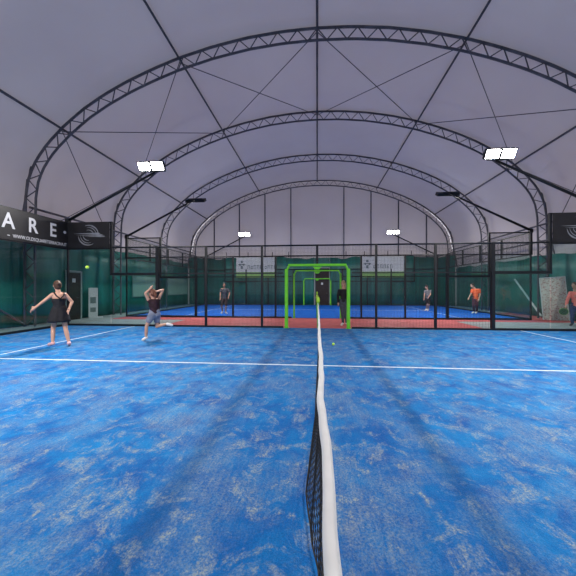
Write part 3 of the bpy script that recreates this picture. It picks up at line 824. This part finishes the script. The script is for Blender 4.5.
        if straps:
            bk = -face
            bm = B()
            for s in (-1, 1):
                f = (sr-sl).normalized()
                p0 = chest+f*s*.10*k+up*.058*k; p1 = chest.lerp(hips, .30)-f*s*.03*k+bk*.135*k; pm = chest.lerp(hips, .06)+f*s*.07*k+bk*.095*k; p2 = chest.lerp(hips, .3)+f*s*.09*k-bk*.12*k
                tube(bm, [p2, p0-bk*.03, p0+bk*.03, pm, p1], .015*k, 6)
            obj('strap', bm, M[m], t, True)
        return o
    st = style['top']; top(st[0], st[1], st[2], st[3] if len(st) > 3 else False)
    bt = style['bottom']
    if bt[0] == 'skirt':
        bm = B(); rows = []; n = 40; hem = bt[2]
        for j in range(7):
            u = j/6; rr = .122+.100*u**.8; rd = .10+.09*u; z = waist.z-.02-(waist.z-.02-(hips.z-hem))*u; cxy = waist.lerp(hips, min(1, u*1.4))
            rows.append([bm.verts.new((cxy.x+math.cos(2*PI*i/n)*(rr+.016*u*math.sin(i*2*PI*9/n))*k, cxy.y+math.sin(2*PI*i/n)*(rd+.016*u*math.sin(i*2*PI*9/n))*k, z)) for i in range(n)])
        for r0, r1 in zip(rows, rows[1:]):
            for i in range(n): bm.faces.new((r0[i], r0[(i+1) % n], r1[(i+1) % n], r1[i]))
        o = obj('skirt', bm, M[bt[1]], t, True); sd_ = o.modifiers.new('s', 'SOLIDIFY'); sd_.thickness = .006
    else:
        bm = B(); ext = bt[2]
        sd = (sr-sl).normalized()
        ellip(bm, hips, (.172*k, .125*k, .13*k)); ellip(bm, hips.lerp(waist, .5), (.15*k, .115*k, .10*k))
        for a in ('l', 'r'):
            h_, k_, a_ = J['hip'+a], J['kn'+a], J['an'+a]
            if ext <= 1: capsule(bm, h_, h_.lerp(k_, ext), .106*k, (.106-.030*ext)*k)
            else: capsule(bm, h_, k_, .102*k, .068*k); capsule(bm, k_, a_.lerp(k_, .04), .068*k, .050*k)
        solid(bt[0], bm, M[bt[1]], t, .012)
    return t, J, mx, mz

P = dict
# 1: woman in black seen from behind, left
person('woman in black strappy top and short skirt running, seen from behind', 58, 349, 7.0, P(
    head=(57.3, 288.0, .03), shl=(52.3, 296.8, 0), shr=(65.2, 296.8, 0), ell=(44.3, 303, -.05), hal=(36.5, 308.8, -.12), elr=(72.3, 304.5, .02), har=(69.2, 311.5, -.10),
    waist=(59.5, 307, 0), hipl=(55.5, 315, 0), hipr=(62.5, 315, 0), knl=(53.2, 331, .06), anl=(52.8, 344.8, -.02), tol=(49.2, 346.6, .12), knr=(65.6, 331, -.06), anr=(69.0, 345.2, -.16), tor=(69.6, 347.6, -.02)),
    dict(face=(-.25, 1, 0), hair='hairb', hairstyle='bun', top=('tank_top', 'blackcloth', 0, True), bottom=('skirt', 'blackcloth', .23), shoe='pinkshoe'), 1.66)
# 2: woman running with hands up to her head
person('woman in dark top and grey shorts running with hands at her head', 152, 339.9, 7.95, P(
    head=(151.8, 293.6, 0), shl=(148.9, 301, -.05), shr=(158.2, 300.5, .05), ell=(145.6, 293.5, -.10), hal=(149.6, 289.6, -.06), elr=(163.2, 290.2, .06), har=(156.2, 291.8, -.02),
    waist=(154.3, 308, 0), hipl=(151.8, 315, -.06), hipr=(157.2, 315, .06), knl=(146.6, 326, -.06), anl=(146.0, 337.2, -.04), tol=(143.2, 339.0, -.06), knr=(156.8, 327.2, .05), anr=(168.0, 325.2, .06), tor=(172.5, 326.6, .05)),
    dict(face=(-.8, .6, 0), hair='hairr', hairstyle='tail', top=('vest', 'maroon', 0), bottom=('shorts', 'greyblue', .5), shoe='shoe'), 1.62)
# 3: person standing at the gate
person('blonde person in black jacket and dark leggings standing in the green gate', 344, 325.6, 11.05, P(
    head=(343.2, 284.0, 0), shl=(339.2, 290.6, 0), shr=(347.2, 290.6, 0), ell=(338.0, 297, .02), hal=(338.3, 303, -.02), elr=(348.2, 297, .02), har=(347.6, 302.6, -.05),
    waist=(343.3, 297.5, 0), hipl=(341.6, 303, 0), hipr=(345.3, 303, 0), knl=(342.6, 313.5, -.02), anl=(343.0, 323.2, 0), tol=(341.5, 324.8, -.15), knr=(346.0, 313.5, -.01), anr=(346.6, 323.2, 0), tor=(348.8, 324.8, -.12)),
    dict(face=(-.5, -1, 0), hair='hairl', hairstyle='long', top=('jacket', 'blackcloth', 1), bottom=('leggings', 'darkgrey', 2), shoe='shoe', court=0), 1.70)
# 4: player on the second court, left
person('distant player in dark grey shirt and brown shorts on the second court', 224, 313.5, 16.0, P(
    head=(224.2, 285.2, 0), shl=(221.2, 289.2, 0), shr=(228.2, 289.6, 0), ell=(220.4, 293.5, -.05), hal=(220.3, 298.2, -.15), elr=(229.6, 293.3, -.05), har=(228.6, 296.8, -.2),
    waist=(224.6, 295, 0), hipl=(223.1, 299, 0), hipr=(226.0, 299, 0), knl=(221.6, 305.5, -.1), anl=(222.5, 311.6, .05), tol=(221.4, 312.9, -.1), knr=(226.0, 305.8, -.1), anr=(225.6, 312.0, .0), tor=(226.6, 313.1, -.15)),
    dict(face=(.2, -1, 0), hair='haird', top=('shirt', 'darkgrey', .5), bottom=('shorts', 'brownc', .85), skin='skin2', fem=0), 1.74)
# 5: player on the second court, right
person('distant player in mid grey shirt with white shoes on the second court', 427, 311, 17.8, P(
    head=(426.6, 287.2, 0), shl=(425.2, 291, 0), shr=(430.4, 291, .1), ell=(424.4, 294.6, -.15), hal=(424.0, 298.3, -.25), elr=(430.3, 294.6, -.1), har=(428.6, 297.0, -.3),
    waist=(427.8, 295.6, 0), hipl=(426.6, 299.2, 0), hipr=(429, 299.2, .05), knl=(427.2, 304.2, -.15), anl=(426.6, 309.2, .0), tol=(425.2, 310.5, -.05), knr=(428.6, 304.5, -.1), anr=(428.2, 309.6, .1), tor=(427.3, 310.6, .05)),
    dict(face=(-1, -.5, 0), hair='haird', top=('shirt', 'midgrey', .5), bottom=('shorts', 'blackcloth', .8), skin='skin', fem=0), 1.70)
# 6: orange shirt
person('player in bright orange shirt and dark maroon trousers on the second court', 475, 313.8, 16.0, P(
    head=(472.4, 285.8, 0), shl=(472.2, 290, .05), shr=(479.0, 290, 0), ell=(470.8, 294.6, -.1), hal=(469.0, 298.2, -.2), elr=(480.0, 294.8, 0), har=(478.8, 299.2, -.15),
    waist=(475.6, 295.4, 0), hipl=(474.2, 299.6, 0), hipr=(477.1, 299.6, 0), knl=(473.6, 306, -.1), anl=(474.1, 312, .05), tol=(472.3, 313.4, -.05), knr=(476.9, 306, -.06), anr=(476.8, 312, .08), tor=(475.6, 313.4, -.02)),
    dict(face=(-1, -.5, 0), hair='haird', top=('shirt', 'orange', .5), bottom=('trousers', 'darkred', 1.9), skin='skin', fem=0), 1.72)
# 7: coral jumper at the right edge
t7, J7, mx7, mz7 = person('person in coral jumper and dark jeans holding a racket at right edge', 575, 326.6, 10.9, P(
    head=(574.2, 286.0, 0), shl=(570.4, 293.4, 0), shr=(580.5, 293.6, 0), ell=(567.2, 301.2, -.1), hal=(566.2, 306.2, -.22), elr=(583.5, 301, -.05), har=(577.5, 297.5, -.28),
    waist=(575.6, 301.5, 0), hipl=(573.2, 307.5, 0), hipr=(578.6, 307.5, 0), knl=(572.4, 316.5, -.05), anl=(572.4, 324.2, .0), tol=(570.4, 326.0, -.12), knr=(579.5, 316.5, -.05), anr=(579.5, 324.2, .0), tor=(578.0, 326.0, -.14)),
    dict(face=(-.5, -1, 0), hair='hairb', hairstyle='short', top=('jumper', 'coral', 1), bottom=('jeans', 'denim', 2), shoe='darkshoe', court=0), 1.64)
# racket in the left hand
bpy.context.view_layer.update()
hand = t7.matrix_world @ (J7['hal']+Vector((0, -.01, -.05)))
t = thing('padel_racket', 'round dark green padel racket held by the person in coral', 'racket', hand, t7.rotation_euler.z)
t.rotation_euler = (math.radians(8), math.radians(20), t7.rotation_euler.z)
bm = B(); bmesh.ops.create_cone(bm, cap_ends=True, segments=32, radius1=.118, radius2=.118, depth=.036, matrix=Matrix.Translation((0, 0, -.21)) @ Matrix.Rotation(PI/2, 4, 'X')); obj('face', bm, M['racket'], t)
bm = B(); tube(bm, [(.122*math.cos(2*PI*k/36), 0, -.21+.128*math.sin(2*PI*k/36)) for k in range(37)], .016, 8, False); obj('rim', bm, M['racketrim'], t, True)
bm = B(); tube(bm, [(-.05, 0, -.10), (0, 0, -.04)], .012, 8); tube(bm, [(.05, 0, -.10), (0, 0, -.04)], .012, 8); obj('throat', bm, M['racket'], t, True)
bm = B(); tube(bm, [(0, 0, -.05), (0, 0, .09)], .015, 10); obj('handle', bm, M['grip'], t, True)

# ------------------------------------------------------------------ daylight, camera
w = bpy.data.worlds.new('World'); sc.world = w; w.use_nodes = True
bg = w.node_tree.nodes['Background']; bg.inputs['Color'].default_value = (.84, .82, .88, 1); bg.inputs['Strength'].default_value = 1.05

cam = bpy.data.cameras.new('Camera'); co = bpy.data.objects.new('Camera', cam); C.objects.link(co)
co.location = (0, 0, 1.483); co.rotation_euler = (PI/2, 0, math.radians(4.588))
cam.sensor_width = 36; cam.lens = 36*F/576; cam.shift_x = -6.6/576; cam.shift_y = -.44/576; cam.clip_start = .05
sc.camera = co
sc.cycles.transparent_max_bounces = 32
sc.view_settings.view_transform = 'Standard'; sc.view_settings.look = 'None'; sc.view_settings.gamma = 1; sc.view_settings.use_curve_mapping = False
sc.view_settings.exposure = 0.
